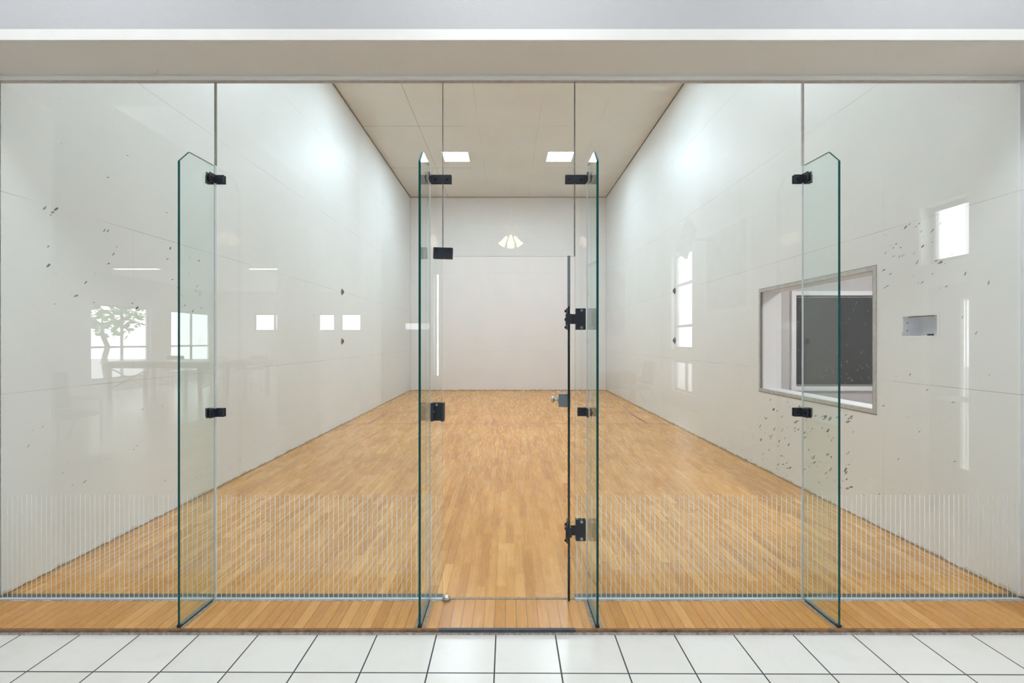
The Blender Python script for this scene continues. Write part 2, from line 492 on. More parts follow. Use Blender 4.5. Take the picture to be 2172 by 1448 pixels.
# ================================================================ THE COURT
# floor of the court and the strip outside the glass
mb = MB()
mb.box((-WX, CURB, -0.03), (XR, BACK, 0.0), 'wood')
mb.box((-3.6, CURB, -0.03), (-WX, G + 0.03, 0.0), 'wood')
mb.box((XR, CURB, -0.03), (3.6, G + 0.03, 0.0), 'wood')
# painted court lines lie in the floor surface
def line(x0, x1, y0, y1): mb.faces([(x0,y0,0.0012),(x1,y0,0.0012),(x1,y1,0.0012),(x0,y1,0.0012)], [(0,1,2,3)], 'red')
line(-WX, XR, 8.99, 9.035)
line(-WX, XR, 10.50, 10.55)
for s in (-1, 1): line(s*2.60 - 0.022, s*2.60 + 0.022, 9.035, 10.50)
fl = structure(mb.build('floor', fixn=False), 'honey coloured maple strip court floor with thin red lines', 'floor')
# left wall
mb = MB()
mb.box((-WX, G + 0.001, 0), (-WX - 0.2, BACK + 0.2, CEIL), 'wall_l')
marks(mb, 'x', -WX + 0.0008, [(3.15, 4.9, 1.75, 2.45, 34, 1.3, 35), (3.0, 4.5, 0.3, 1.0, 16, 0.9, 30), (4.5, 8.5, 0.2, 2.4, 30, 0.8, 70),
      (3.1, 4.5, 2.6, 3.1, 5, 1.0, 20), (4.9, 11, 0.02, 0.5, 26, 0.8, 50)], 4)
structure(mb.build('wall_left', fixn=False))
# right wall with the observation window and the wall box cut into it
WIN = (4.055, 5.872, 0.965, 2.135)
NIC = (3.452, 3.755, 1.575, 1.730)
mb = MB()
holed_wall(mb, 'x', XR, XR + 0.25, G, BACK + 0.2, 0, CEIL, [WIN, NIC], 'wall_r', 'white')
marks(mb, 'x', XR - 0.0008, [(4.25, 5.9, 0.12, 0.88, 95, 2.1, -35), (3.32, 3.95, 1.9, 2.45, 40, 1.3, -30), (3.9, 8.0, 0.2, 0.7, 30, 1.0, -50),
      (3.3, 4.4, 0.3, 1.3, 16, 1.1, -30), (5.9, 9.0, 0.2, 2.3, 26, 0.8, 70), (3.05, 3.3, 1.2, 2.5, 5, 1.0, -60), (4.0, 12.0, 0.01, 0.25, 50, 0.9, 40)], 11)
structure(mb.build('wall_right', fixn=False))
mb = MB(); mb.box((-WX - 0.2, BACK, 0), (XR + 0.25, BACK + 0.2, CEIL), 'wall_f')
structure(mb.build('wall_front', fixn=False))
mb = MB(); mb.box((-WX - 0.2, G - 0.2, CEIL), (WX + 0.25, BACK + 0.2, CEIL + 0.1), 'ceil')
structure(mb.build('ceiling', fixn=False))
mb = MB(); mb.box((-WX, G + 0.0305, 3.112), (XR, G + 0.045, CEIL), 'wall_f')
structure(mb.build('wall_back', fixn=False))
# brown gaps along the ceiling edge and in the corners
n = 0
for a, b in (((-WX, G, CEIL-0.022), (-WX+0.014, BACK, CEIL)), ((XR-0.014, G, CEIL-0.022), (XR, BACK, CEIL)),
             ((-WX, BACK-0.012, CEIL-0.014), (XR, BACK, CEIL))):
    n += 1; mb = MB(); mb.box(a, b, 'corner'); structure(mb.build('trim_%d' % n))
for s in (-1, 1):
    n += 1; mb = MB(); w_ = XR if s > 0 else WX; mb.box((s*w_, BACK-0.006, 0), (s*(w_-0.006), BACK, CEIL), 'sil_beige'); structure(mb.build('trim_%d' % n))

# ceiling lamps: 2 x 2 ft panels
def court_lamp(x, y, label, group, mat='court_lamp'):
    r = empty('ceiling_light', (x, y, CEIL), label, 'ceiling light', group)
    h = 0.325
    f = MB()
    for (a, b) in (((-h, -h), (h, -h+0.025)), ((-h, h-0.025), (h, h)), ((-h, -h+0.025), (-h+0.025, h-0.025)), ((h-0.025, -h+0.025), (h, h-0.025))):
        f.box((a[0], a[1], -0.02), (b[0], b[1], 0.0), 'trim')
    f.build('frame', r)
    d = MB(); d.box((-h+0.025, -h+0.025, -0.012), (h-0.025, h-0.025, -0.002), mat); d.build('diffuser', r)
    return r
court_lamp(-1.257, 11.75, 'square glowing white ceiling panel on the court ceiling, left of the pair', 'court ceiling panels')
court_lamp(1.257, 11.75, 'square glowing white ceiling panel on the court ceiling, right of the pair', 'court ceiling panels')
for k, yy in enumerate((8.0, 4.6)):  # the near row is unseen, added to light the glass end
    for s in (-1, 1):
        court_lamp(s*1.257, yy, ('%s white ceiling panel in the %s' % ('left' if s < 0 else 'right', ('middle of the court', 'added dim row nearest the glass wall')[k])), 'court ceiling panels', ('court_lamp', 'court_lamp_dim')[k])

# net anchors (four little dark plates with an eye)
def net_anchor(side, z, label):
    x = XR if side > 0 else -WX
    r = empty('net_anchor', (x, 8.89, z), label, 'wall anchor', 'net anchors on the side walls')
    p = MB(); p.lathe((0,0,0), (-side,0,0), [(0,0.052),(0.006,0.052),(0.009,0.045),(0.009,0)], 'alu_dark', 20)
    pl = p.build('plate', r); pl.scale = (1, 1, 1.15)
    e = MB()
    e.cyl((-side*0.008, 0, -0.02), (-side*0.03, 0, -0.02), 0.006, 'blackbolt', seg=8)
    e.cyl((-side*0.008, 0, 0.02), (-side*0.03, 0, 0.02), 0.006, 'blackbolt', seg=8)
    e.cyl((-side*0.03, 0, -0.026), (-side*0.03, 0, 0.026), 0.006, 'blackbolt', seg=8)
    e.build('eye', r)
net_anchor(-1, 2.44, 'small dark net anchor on the left court wall, the upper of two')
net_anchor(-1, 1.535, 'small dark net anchor on the left court wall, the lower of two')
net_anchor(1, 2.46, 'small dark net anchor on the right court wall, the upper of two')
net_anchor(1, 1.55, 'small dark net anchor on the right court wall, the lower of two')

# observation window in the right wall
ya, yb, za, zb = WIN
mb = MB(); w = 0.032
for (a, b, c, d) in ((ya-w, yb+w, za-w, za+0.004), (ya-w, yb+w, zb-0.004, zb+w), (ya-w, ya+0.004, za+0.004, zb-0.004), (yb-0.004, yb+w, za+0.004, zb-0.004)):
    mb.box((XR-0.006, a, c), (XR+0.03, b, d), 'alu')
fr = structure(mb.build('window_1'), 'wide observation window with worn metal frame in the right court wall', 'window')
mb = MB()
for (a, b, c, d) in ((ya-w-0.006, yb+w+0.006, za-w-0.008, za-w), (ya-w-0.005, yb+w+0.005, zb+w, zb+w+0.005), (ya+0.004, ya+0.010, za, zb), (yb-0.012, yb-0.004, za, zb)):
    mb.box((XR-0.004, a, c), (XR+0.01, b, d), 'alu_dark')
mb.build('frame_gap', fr)
mb = MB(); mb.box((XR+0.012, ya+0.004, za+0.004), (XR+0.018, yb-0.004, zb-0.004), 'acrylic')
rnd = random.Random(3)
for _ in range(130):
    y = rnd.uniform(ya+0.03, yb-0.5); z = rnd.uniform(za+0.05, zb-0.2) if rnd.random() < 0.6 else rnd.uniform(za+0.05, za+0.5)
    L = rnd.uniform(0.004, 0.022); a = math.radians(rnd.choice((-35, -40, -55, 50)) + rnd.uniform(-8, 8)); t = 0.0008
    du, dv = math.cos(a)*L, math.sin(a)*L; nu, nv = -math.sin(a)*t, math.cos(a)*t
    mb.faces([(XR+0.0115, y-du-nu, z-dv-nv), (XR+0.0115, y+du-nu, z+dv-nv), (XR+0.0115, y+du+nu, z+dv+nv), (XR+0.0115, y-du+nu, z-dv+nv)], [(0,1,2,3)], 'scratch')
mb.build('pane', fr, fixn=False)
# gallery room behind it
GX0, GX1, GY0, GY1, GZ = XR + 0.25, 6.2, 3.1, 5.900, 2.75
mb = MB(); mb.box((GX0, GY1, 0), (GX1, GY1 + 0.1, GZ), 'gal_wall'); structure(mb.build('wall_gallery_end'))
mb = MB(); mb.box((GX1, GY0, 0), (GX1 + 0.1, GY1 + 0.1, GZ), 'gal_wall'); structure(mb.build('wall_gallery_side'))
mb = MB(); mb.box((GX0, GY0 - 0.1, 0), (GX1, GY0, GZ), 'gal_wall'); structure(mb.build('wall_gallery_near'))
mb = MB(); mb.box((GX0, GY0 - 0.1, GZ), (GX1 + 0.1, GY1 + 0.1, GZ + 0.1), 'lob_ceil'); structure(mb.build('ceiling_gallery'))
mb = MB(); mb.box((GX0, GY0 - 0.1, -0.1), (GX1 + 0.1, GY1 + 0.1, 0), 'gal_wall'); structure(mb.build('floor_gallery'))
# inner dark window
ix0, ix1, iz0, iz1 = 3.44, 5.3, 0.938, 2.145
mb = MB(); fw = 0.052
for (a, b, c, d) in ((ix0, ix1, iz1-fw, iz1), (ix0, ix1, iz0, iz0+fw), (ix0, ix0+fw, iz0+fw, iz1-fw), (ix1-fw, ix1, iz0+fw, iz1-fw)):
    mb.box((a, GY1-0.03, c), (b, GY1, d), 'white')
w2 = structure(mb.build('window_2'), 'white framed dark inner window seen through the observation window', 'window')
mb = MB(); mb.box((ix0+fw, GY1-0.006, iz0+fw), (ix1-fw, GY1, iz1-fw), 'dark_pane'); mb.build('pane', w2)
mb = MB()
mb.box((ix0+fw, GY1-0.014, iz1-fw-0.022), (ix1-fw, GY1-0.006, iz1-fw-0.017), 'alu')
mb.box((ix0+fw, GY1-0.014, iz0+fw), (ix1-fw, GY1-0.006, iz0+fw+0.024), 'dark_frame')
mb.build('sash', w2)
r = empty('gallery_fill_lamp', (4.1, 4.4, GZ), 'added flat round fill lamp in the viewing room behind the right wall', 'ceiling light')  # unseen lamp added to brighten the viewing room and the window reveal
mb = MB(); mb.lathe((0,0,0), (0,0,-1), [(0,0.2),(0.03,0.2),(0.03,0.18)], 'trim'); mb.build('rim', r)
mb = MB(); mb.lathe((0,0,-0.02), (0,0,-1), [(0,0.178),(0.03,0.15),(0.045,0.08),(0.05,0)], emit('gallery_fill_glass', (1,0.98,0.97), 60.0)); mb.build('diffuser', r)

# wall box (recess) with its liner, flange and a small dark clip on its floor
ya, yb, za, zb = NIC
mb = MB(); d = 0.13
mb.box((XR+d, ya, za), (XR+d+0.004, yb, zb), 'niche')
for (a, b, c, e) in ((ya, yb, za, za+0.004), (ya, yb, zb-0.004, zb), (ya, ya+0.004, za, zb), (yb-0.004, yb, za, zb)):
    mb.box((XR-0.001, a, c), (XR+d, b, e), 'niche')
nb = tag(mb.build('wall_box'), 'small open white recess box set into the right court wall', 'wall recess')
mb = MB(); q = 0.016
for (a, b, c, e) in ((ya-q, yb+q, za-q, za), (ya-q, yb+q, zb, zb+q), (ya-q, ya, za, zb), (yb, yb+q, za, zb)):
    mb.box((XR-0.003, a, c), (XR, b, e), 'trim')
mb.build('flange', nb)
mb = MB()
mb.box((XR+0.0, ya+0.03, zb-0.010), (XR+0.004, yb-0.05, zb-0.003), 'dark')
mb.build('cracked_edge', nb); mb = MB()
mb.box((XR-0.0035, yb-0.001, za+0.004), (XR-0.0025, yb+0.001, za+0.035), 'dark')
mb.build('cracked_edge', nb)
for z in (za+0.045, za+0.105):
    mb = MB(); mb.lathe((XR+0.03, yb-0.005, z), (0,-1,0), [(0,0.0045),(0.002,0.004),(0.003,0)], 'dark', 8); mb.build('screw', nb)
mb = MB(); mb.box((XR+0.03, 3.545, za+0.004), (XR+0.055, 3.575, za+0.018), 'dark', 0.003)
mb.cyl((XR+0.035, 3.56, za+0.012), (XR+0.035, 3.525, za+0.016), 0.003, 'dark', seg=8)
tag(mb.build('latch_clip'), 'small black clip lying on the floor of the white wall recess', 'clip')

# ================================================================ HEADER, JAMBS, CURB, LOBBY SHELL
HY = 2.549
mb = MB(); mb.box((LOB_L, HY, 3.116), (LOB_R + 0.2, G + 0.03, 3.171), 'soffit')
structure(mb.build('trim_6'), 'beige soffit over the glass wall', 'soffit')
mb = MB(); mb.box((LOB_L, HY - 0.006, 3.119), (LOB_R + 0.2, HY, 3.176), 'trim_warm'); structure(mb.build('trim_7'))
mb = MB(); mb.box((LOB_L, HY + 0.012, 3.171), (LOB_R + 0.2, G + 0.03, LOB_C), 'paint'); structure(mb.build('wall_header'))
mb = MB()
mb.box((-3.12, G - 0.022, 3.094), (3.08, G + 0.035, 3.116), 'trim', 0.004)
mb.box((-3.12, G - 0.004, 3.088), (3.08, G + GT + 0.004, 3.095), 'sil_beige')
structure(mb.build('trim_8'), 'thin white bead holding the top of the glass', 'trim')
mb = MB(); mb.box((-3.10, HY - 0.05, -0.033), (-3.35, G - 0.001, 3.116), 'lob_wall'); structure(mb.build('wall_left_return'))
mb = MB(); mb.box((3.13, HY - 0.05, -0.033), (3.35, G - 0.001, 3.116), 'lob_wall'); structure(mb.build('wall_right_return'))
mb = MB(); mb.box((XR + 0.022, G - 0.004, 0), (3.13, G + 0.02, 3.1), 'trim'); structure(mb.build('trim_10'))
mb = MB(); mb.box((LOB_L, HY, TILE_Z), (-3.35, HY + 0.15, 3.116), 'lob_wall'); structure(mb.build('wall_lobby_front_left'))
mb = MB(); mb.box((3.35, HY, TILE_Z), (LOB_R, HY + 0.15, 3.116), 'lob_wall'); structure(mb.build('wall_lobby_front_right'))

# curb: nosing, mortar line, slate strip at the doorway
mb = MB(); mb.box((-3.12, CURB - 0.014, TILE_Z), (3.08, CURB, 0.0), 'curb', 0.003)
nos = structure(mb.build('trim_11'), 'dark worn wooden nosing along the edge of the court floor', 'floor edge')
mb = MB(); mb.box((-3.12, CURB - 0.019, TILE_Z), (3.08, CURB - 0.014, TILE_Z + 0.011), 'grout'); structure(mb.build('trim_12'))
mb = MB(); mb.box((-0.37, CURB - 0.0165, -0.012), (0.36, CURB + 0.002, 0.0012), 'slate')
tag(mb.build('threshold_strip'), 'slate grey metal strip on the floor edge before the open doorway', 'threshold strip')
mb = MB(); mb.box((-0.39, G - 0.006, 0.0), (0.40, G + 0.016, 0.0025), 'grime')
structure(mb.build('trim_13'), 'worn joint across the floor in the doorway', 'floor joint')

# lobby floor, walls, ceilings
mb = MB(); mb.box((LOB_L - 0.2, -14.8, TILE_Z - 0.1), (LOB_R + 0.2, CURB - 0.012, TILE_Z), 'tile')
mb.box((-3.12, CURB - 0.012, TILE_Z - 0.1), (3.08, G, TILE_Z - 0.002), 'grout')
structure(mb.build('floor_lobby', fixn=False), 'large white square tiles with thin dark grout in the foreground', 'floor')
mb = MB(); mb.box((-3.6, -7.4, LOB_C), (LOB_R + 0.2, HY + 0.02, LOB_C + 0.1), 'lob_ceil'); structure(mb.build('ceiling_lobby'))
mb = MB(); mb.box((LOB_L - 0.2, -14.8, LOW_C), (-3.6, HY + 0.02, LOW_C + 0.1), 'lob_ceil'); structure(mb.build('ceiling_games_area'))
mb = MB(); mb.box((-3.6, -14.8, LOW_C), (-3.5, HY, LOB_C), 'lob_wall'); structure(mb.build('wall_bulkhead'))
# left lobby wall with two big windows
LW = [(-10.9, -8.5, 0.36, 2.66), (-14.35, -11.9, 0.36, 2.66)]
mb = MB(); holed_wall(mb, 'x', LOB_L, LOB_L - 0.2, -14.8, HY, TILE_Z, LOW_C, LW, 'lob_wall', 'white'); structure(mb.build('wall_lobby_left', fixn=False))
# far lobby wall with high windows
BW = [(-10.7, -8.9, 1.96, 2.69), (-8.0, -7.3, 1.96, 2.69), (-7.05, -6.1, 1.96, 2.69)]
mb = MB(); holed_wall(mb, 'y', -14.6, -14.8, LOB_L, -3.2, TILE_Z, LOW_C, BW, 'lob_wall', 'white'); structure(mb.build('wall_lobby_far', fixn=False))
mb = MB(); mb.box((-3.4, -14.8, TILE_Z), (-3.2, -7.2, LOB_C), 'lob_wall'); structure(mb.build('wall_lobby_corner'))
CW = [(-2.02, -1.86, 0.6, 3.35), (-2.75, -2.12, 1.85, 2.02)]
mb = MB(); holed_wall(mb, 'y', -7.2, -7.4, -3.4, LOB_R + 0.2, TILE_Z, LOB_C, CW, 'lob_wall', 'white'); structure(mb.build('wall_lobby_back', fixn=False))
RW = [(0.98, 2.2, 2.287, 2.86), (1.21, 1.70, 0.40, 1.92), (-6.35, -5.0, 1.35, 3.65), (-6.35, -5.0, 0.33, 1.07)]
mb = MB(); holed_wall(mb, 'x', LOB_R, LOB_R + 0.2, -7.4, HY + 0.15, TILE_Z, LOB_C, RW, 'lob_wall', 'white'); structure(mb.build('wall_lobby_right', fixn=False))
# window frames of the lobby
def lob_window(n, axis, plane, u0, u1, v0, v1, mullions, rails, thick=0.05):
    mb = MB(); w = 0.05
    rects = [(u0, u1, v0, v0+w), (u0, u1, v1-w, v1), (u0, u0+w, v0, v1), (u1-w, u1, v0, v1)]
    rects += [(u-0.035, u+0.035, v0, v1) for u in mullions] + [(u0, u1, v-0.03, v+0.03) for v in rails]
    for (a, b, c, d) in rects:
        if axis == 'x': mb.box((plane, a, c), (plane+thick, b, d), 'dark_frame')
        else: mb.box((a, plane, c), (b, plane+thick, d), 'dark_frame')
    return structure(mb.build('window_%d' % n))
lob_window(3, 'x', LOB_L-0.12, *LW[0], [-9.75], [1.35])
lob_window(4, 'x', LOB_L-0.12, *LW[1], [-13.15], [1.35])
lob_window(5, 'y', -14.72, *BW[0], [-9.85], [])
lob_window(6, 'y', -14.72, *BW[1], [], [])
lob_window(7, 'y', -14.72, *BW[2], [], [])
lob_window(8, 'x', LOB_R+0.08, *RW[2], [], [2.9, 1.9])
lob_window(9, 'x', LOB_R+0.08, *RW[3], [-5.6], [])
lob_window(10, 'x', LOB_R+0.1, *RW[0], [], [], 0.02)
# side exit door with a narrow lite, right of the camera
mb = MB()
holed_wall(mb, 'x', LOB_R-0.04, LOB_R-0.002, 1.12, 2.05, TILE_Z+0.005, 2.06, [(1.46, 1.70, 0.40, 1.92)], 'gal_wall', 'trim')
dr = structure(mb.build('door_1', fixn=False))
mb = MB()
for (a, b, c, d) in ((1.05, 1.12, TILE_Z+0.004, 2.13), (2.05, 2.12, TILE_Z+0.004, 2.13), (1.12, 2.05, 2.06, 2.13)):
    mb.box((LOB_R-0.05, a, c), (LOB_R-0.001, b, d), 'trim')
structure(mb.build('trim_14'))
mb = MB(); mb.box((LOB_R-0.1, 1.2, 1.0), (LOB_R-0.08, 1.95, 1.05), 'steel')
for y in (1.25, 1.9): mb.box((LOB_R-0.08, y-0.02, 1.0), (LOB_R-0.04, y+0.02, 1.05), 'steel')
mb.build('push_bar', dr)
for i, (h, hx) in enumerate(((LW[0], 0), (LW[1], 0))):
    portal('daylight_portal', (LOB_L-0.19, (h[0]+h[1])/2, (h[2]+h[3])/2), (0, -PI/2, 0), h[3]-h[2], h[1]-h[0])
for h in RW: portal('daylight_portal', (LOB_R+0.19, (h[0]+h[1])/2, (h[2]+h[3])/2), (0, PI/2, 0), h[3]-h[2], h[1]-h[0])
for h in BW: portal('daylight_portal', ((h[0]+h[1])/2, -14.79, (h[2]+h[3])/2), (PI/2, 0, 0), h[1]-h[0], h[3]-h[2])
for h in CW: portal('daylight_portal', ((h[0]+h[1])/2, -7.39, (h[2]+h[3])/2), (PI/2, 0, 0), h[1]-h[0], h[3]-h[2])

# lobby lamps: unseen fill panels near the glass, then the strip lamps
def panel_lamp(name, x, y, z, sx, sy, mat, label, group):
    r = empty(name, (x, y, z), label, 'ceiling light', group)
    f = MB(); w = 0.03
    for (a, b) in (((-sx,-sy),(sx,-sy+w)), ((-sx,sy-w),(sx,sy)), ((-sx,-sy+w),(-sx+w,sy-w)), ((sx-w,-sy+w),(sx,sy-w))):
        f.box((a[0], a[1], -0.05), (b[0], b[1], 0), 'trim')
    f.build('frame', r)
    d = MB(); d.box((-sx+w, -sy+w, -0.04), (sx-w, sy-w, -0.01), mat); d.build('diffuser', r)
for x, wd in ((-2.4, 'left'), (0.0, 'middle'), (2.4, 'right')):  # added to brighten the upper wall and the tiles
    panel_lamp('fill_lamp', x, 1.55, LOB_C, 0.6, 0.3, 'lobby_fill', '%s added fill lamp on the lobby ceiling between the camera and the glass wall' % wd, 'added lobby fill lamps')
for x, y, wd in ((-10.5, -7.9, 'by the big windows'), (-6.7, -7.9, 'beside the games table')):
    panel_lamp('strip_lamp', x, y, LOW_C, 0.65, 0.12, 'lobby_row', 'long strip lamp on the low lobby ceiling ' + wd, 'games area strip lamps')

# ================================================================ THE GLASS WALL
M['edge_light'] = plain('pale_polished_glass_edge', (0.66, 0.74, 0.73), 0.25, var=0.04)
STRIPE_TOP = 0.622
def glass_pane(name, x0, x1, z0, z1, label, cat, stripes=None):
    mb = MB()
    y0, y1 = G, G + GT
    vs = [(x0,y0,z0),(x1,y0,z0),(x1,y1,z0),(x0,y1,z0),(x0,y0,z1),(x1,y0,z1),(x1,y1,z1),(x0,y1,z1)]
    mb.faces(vs, [(0,1,5,4),(2,3,7,6)], 'glass')
    mb.faces(vs, [(1,2,6,5),(3,0,4,7),(4,5,6,7),(0,3,2,1)], 'edge_light')
    bmesh.ops.remove_doubles(mb.bm, verts=mb.bm.verts[:], dist=1e-5)
    o = tag(mb.build(name), label, cat, 'glass wall panels')
    if z0 < 0.1:
        if stripes:
            mb = MB(); x = stripes[0]
            while x < stripes[1]:
                mb.box((x - 0.0019, G - 0.0006, 0.006), (x + 0.0019, G - 0.0001, STRIPE_TOP), 'stripe')
                x += 0.02910
            tag(mb.build('stripe_band', o), 'band of thin white vertical stripes along the foot of the pane')
        mb = MB()
        mb.box((x0, G - 0.012, 0.0), (x1, G - 0.001, 0.005), 'sil', 0.0015)
        mb.box((x0, G - 0.024, 0.0), (x1, G - 0.012, 0.0012), 'grout')
        mb.build('base_bead', o)
        mb = MB(); mb.box((x0, G + GT + 0.0005, 0), (x1, G + GT + 0.040, 0.004), 'gasket'); mb.build('base_gasket', o)
    return o
Z0 = 0.003; ZT = 3.092
glass_pane('glass_partition', -3.045, -1.752, Z0, ZT, 'leftmost fixed clear glass panel with white stripes along its foot', 'glass panel', (-3.019, -1.76))
glass_pane('glass_partition', -1.748, -0.392, Z0, ZT, 'fixed glass panel just left of the open doorway, stripes along its foot', 'glass panel', (-1.740, -0.41))
glass_pane('glass_partition', 0.4005, 1.762, Z0, ZT, 'fixed glass panel just right of the open doorway, stripes along its foot', 'glass panel', (0.412, 1.755))
glass_pane('glass_partition', 1.766, 3.072, Z0, ZT, 'rightmost fixed clear glass panel with white stripes along its foot', 'glass panel', (1.790, 3.06))
glass_pane('glass_transom', -0.388, 0.3965, 2.047, ZT, 'clear glass panel above the open doorway', 'glass panel')

# joints between the panels
def joint(x, z0, z1, mat, label, w=0.004):
    mb = MB(); mb.box((x - w, G - 0.0012, z0), (x + w, G + GT + 0.0012, z1), mat)
    tag(mb.build('silicone_joint'), label, 'silicone joint', 'silicone joints')
joint(-1.750, 2.59, ZT, 'sil_olive', 'olive grey vertical joint line above the far left glass fin')
joint(-0.390, 2.10, ZT, 'sil_dark', 'thin dark joint line above the left side of the doorway', 0.0022)
joint(0.3985, 2.047, ZT, 'sil_dark', 'thin dark joint line above the right side of the doorway', 0.0030)
joint(1.764, 2.59, ZT, 'sil_beige', 'beige vertical joint line above the far right glass fin')

# ---- fins
FIN_TOP = 2.585
def fin(xc, rot, inner, label):
    """glass fin standing at right angles to the wall; inner = +1 / -1: the side that looks to the middle"""
    h = GT / 2
    r = empty('glass_fin', (xc, G - 0.001, 0.0), label, 'glass fin', 'glass fins', rot)
    y0 = CURB - G + 0.006
    pts = [(-0.0065, 0.008), (y0, 0.008), (y0, 2.509), (y0 + 0.076, FIN_TOP), (-0.0065, FIN_TOP)]
    mb = MB()
    side = mb.prism(pts, 'x', -h, h, 'fin', 'edge')
    th = mb.slot('edge_thin')
    side[3].material_index = th; side[4].material_index = mb.slot('edge_light'); side[0].material_index = th; side[4].material_index = mb.slot('fin')
    mb.build('pane', r)
    mb = MB(); mb.box((inner*(h-0.004), -0.0064, 0.008), (inner*(h+0.0015), -0.0003, FIN_TOP), 'sil'); mb.build('silicone_bead', r)
    mb = MB()
    mb.box((-h-0.0025, y0, 0.0), (h+0.0025, -0.026, 0.0075), 'dark')
    mb.box((-h-0.024, y0 - 0.002, 0.0), (h+0.024, -0.026, 0.0012), 'grime')
    mb.box((-h-0.004, y0 - 0.003, 0.0), (h+0.004, y0 + 0.012, 0.014), 'dark')
    mb.build('base_shoe', r)
    return r
fin(-1.7545, -0.050, 1, 'tall glass fin at the far left joint, dark green edge')
fin(-0.4712, -0.012, 1, 'tall glass fin just left of the doorway, dark green edge')
fin(0.4777, 0.012, -1, 'tall glass fin just right of the doorway, dark green edge')
fin(1.7635, 0.060, -1, 'tall glass fin at the far right joint, dark green edge')

# ---- clamps
def bolt(mb, p, d, r=0.0085, m='blackbolt', ring=None):
    mb.lathe(p, d, [(0, r), (0.004, r), (0.006, r*0.8), (0.006, r*0.45), (0.003, r*0.4), (0.003, 0)], m, 14)
FIN_ROT = {-1.7545: -0.050, -0.4712: -0.012, 0.4777: 0.012, 1.7635: 0.060}
def angle_clamp(xf, x0, x1, zc, inner, bolts, label, hz=0.0255, both=True, lightbolt=False):
    r = empty('angle_clamp', (xf, G, zc), label, 'glass clamp', 'black angle clamps on the glass wall')
    mb = MB()
    mb.box((x0 - xf, -0.0055, -hz), (x1 - xf, -0.0005, hz), 'black', 0.0015)
    mb.build('front_plate', r)
    mb = MB(); mb.box((x0 - xf, GT + 0.0005, -hz), (x1 - xf, GT + 0.0055, hz), 'black', 0.0015); mb.build('back_plate', r)
    for s in ((-1, 1) if both else (inner,)):
        g = GT/2 + 0.0012
        turn = Matrix.Rotation(FIN_ROT[xf], 4, 'Z')
        mb = MB(); mb.box((s*g, -0.058, -hz-0.001), (s*(g+0.0055), -0.005, hz+0.001), 'black', 0.0015, mat=turn)
        pl = mb.build('fin_plate', r)
        mb = MB(); bolt(mb, turn @ Vector((s*(g+0.0055), -0.040, 0.0)), (s, 0, 0)); mb.build('bolt', pl)
    for bx in bolts:
        mb = MB(); bolt(mb, (bx - xf, -0.0055, 0.0), (0, -1, 0), m='bolt_l' if lightbolt else 'blackbolt'); mb.build('bolt', r)
    return r
angle_clamp(-1.7545, -1.806, -1.694, 2.505, 1, (-1.716,), 'upper black angle clamp on the far left glass fin')
angle_clamp(-1.7545, -1.806, -1.694, 1.113, 1, (-1.716,), 'lower black angle clamp on the far left glass fin')
angle_clamp(-0.4712, -0.463, -0.337, 2.506, 1, (-0.431, -0.362), 'black clamp high on the glass fin left of the doorway, spanning the joint')
angle_clamp(0.4777, 0.342, 0.468, 2.506, -1, (0.364, 0.435), 'black clamp high on the glass fin right of the doorway, spanning the joint')
angle_clamp(0.4777, 0.416, 0.468, 1.117, -1, (0.436,), 'small black clamp at half height right of the doorway, beside the door lock')
angle_clamp(1.7635, 1.706, 1.816, 2.508, -1, (1.729,), 'upper black angle clamp on the far right glass fin')
angle_clamp(1.7635, 1.706, 1.816, 1.115, -1, (1.729,), 'lower black angle clamp on the far right glass fin')

# patch fitting at the upper left corner of the doorway, a little tilted
r = empty('patch_fitting', (-0.3885, G, 2.0645), 'square-cornered black patch plate, slightly tilted, at the top left corner of the doorway', 'glass patch fitting')
tilt = Matrix.Rotation(math.radians(1.8), 4, 'Y')
for nm, ya_, yb_ in (('front_plate', -0.0065, -0.0005), ('back_plate', GT+0.0005, GT+0.0065)):
    mb = MB(); mb.box((-0.0575, ya_, -0.0335), (0.0575, yb_, 0.0335), 'black', 0.0014, mat=tilt); mb.build(nm, r)
mb = MB(); mb.box((0.002, 0.0, -0.0335), (0.0575, GT, -0.020), 'black', mat=tilt); mb.build('filler', r)
for bx in (-0.038, 0.034):
    mb = MB(); bolt(mb, tuple(tilt @ Vector((bx, -0.0065, 0.021))), (0,-1,0), 0.0095); mb.build('bolt', r)

# strike box left of the doorway
r = empty('strike_box', (-0.425, G, 1.119), 'black channel-shaped lock keeper on the glass left of the doorway', 'lock keeper')
mb = MB(); mb.box((-0.034, -0.006, -0.054), (0.046, -0.0005, 0.054), 'black', 0.0015); mb.build('back_plate', r)
mb = MB(); mb.box((-0.034, GT+0.0005, -0.054), (0.046, GT+0.006, 0.054), 'black', 0.0015); mb.build('rear_plate', r)
for s, nm in ((-1, 'left'), (1, 'right')):
    mb = MB(); a_ = -0.0335 if s < 0 else 0.028; mb.box((a_, -0.030, -0.055), (a_ + 0.017, -0.006, 0.055), 'black', 0.002); mb.build('flange', r)
mb = MB(); bolt(mb, (0.0, -0.006, 0.040), (0,-1,0), 0.008, 'bolt_l'); mb.build('bolt', r)
mb = MB(); mb.box((-0.018, -0.016, -0.004), (-0.014, -0.006, 0.008), 'bolt_l'); mb.build('catch', r)

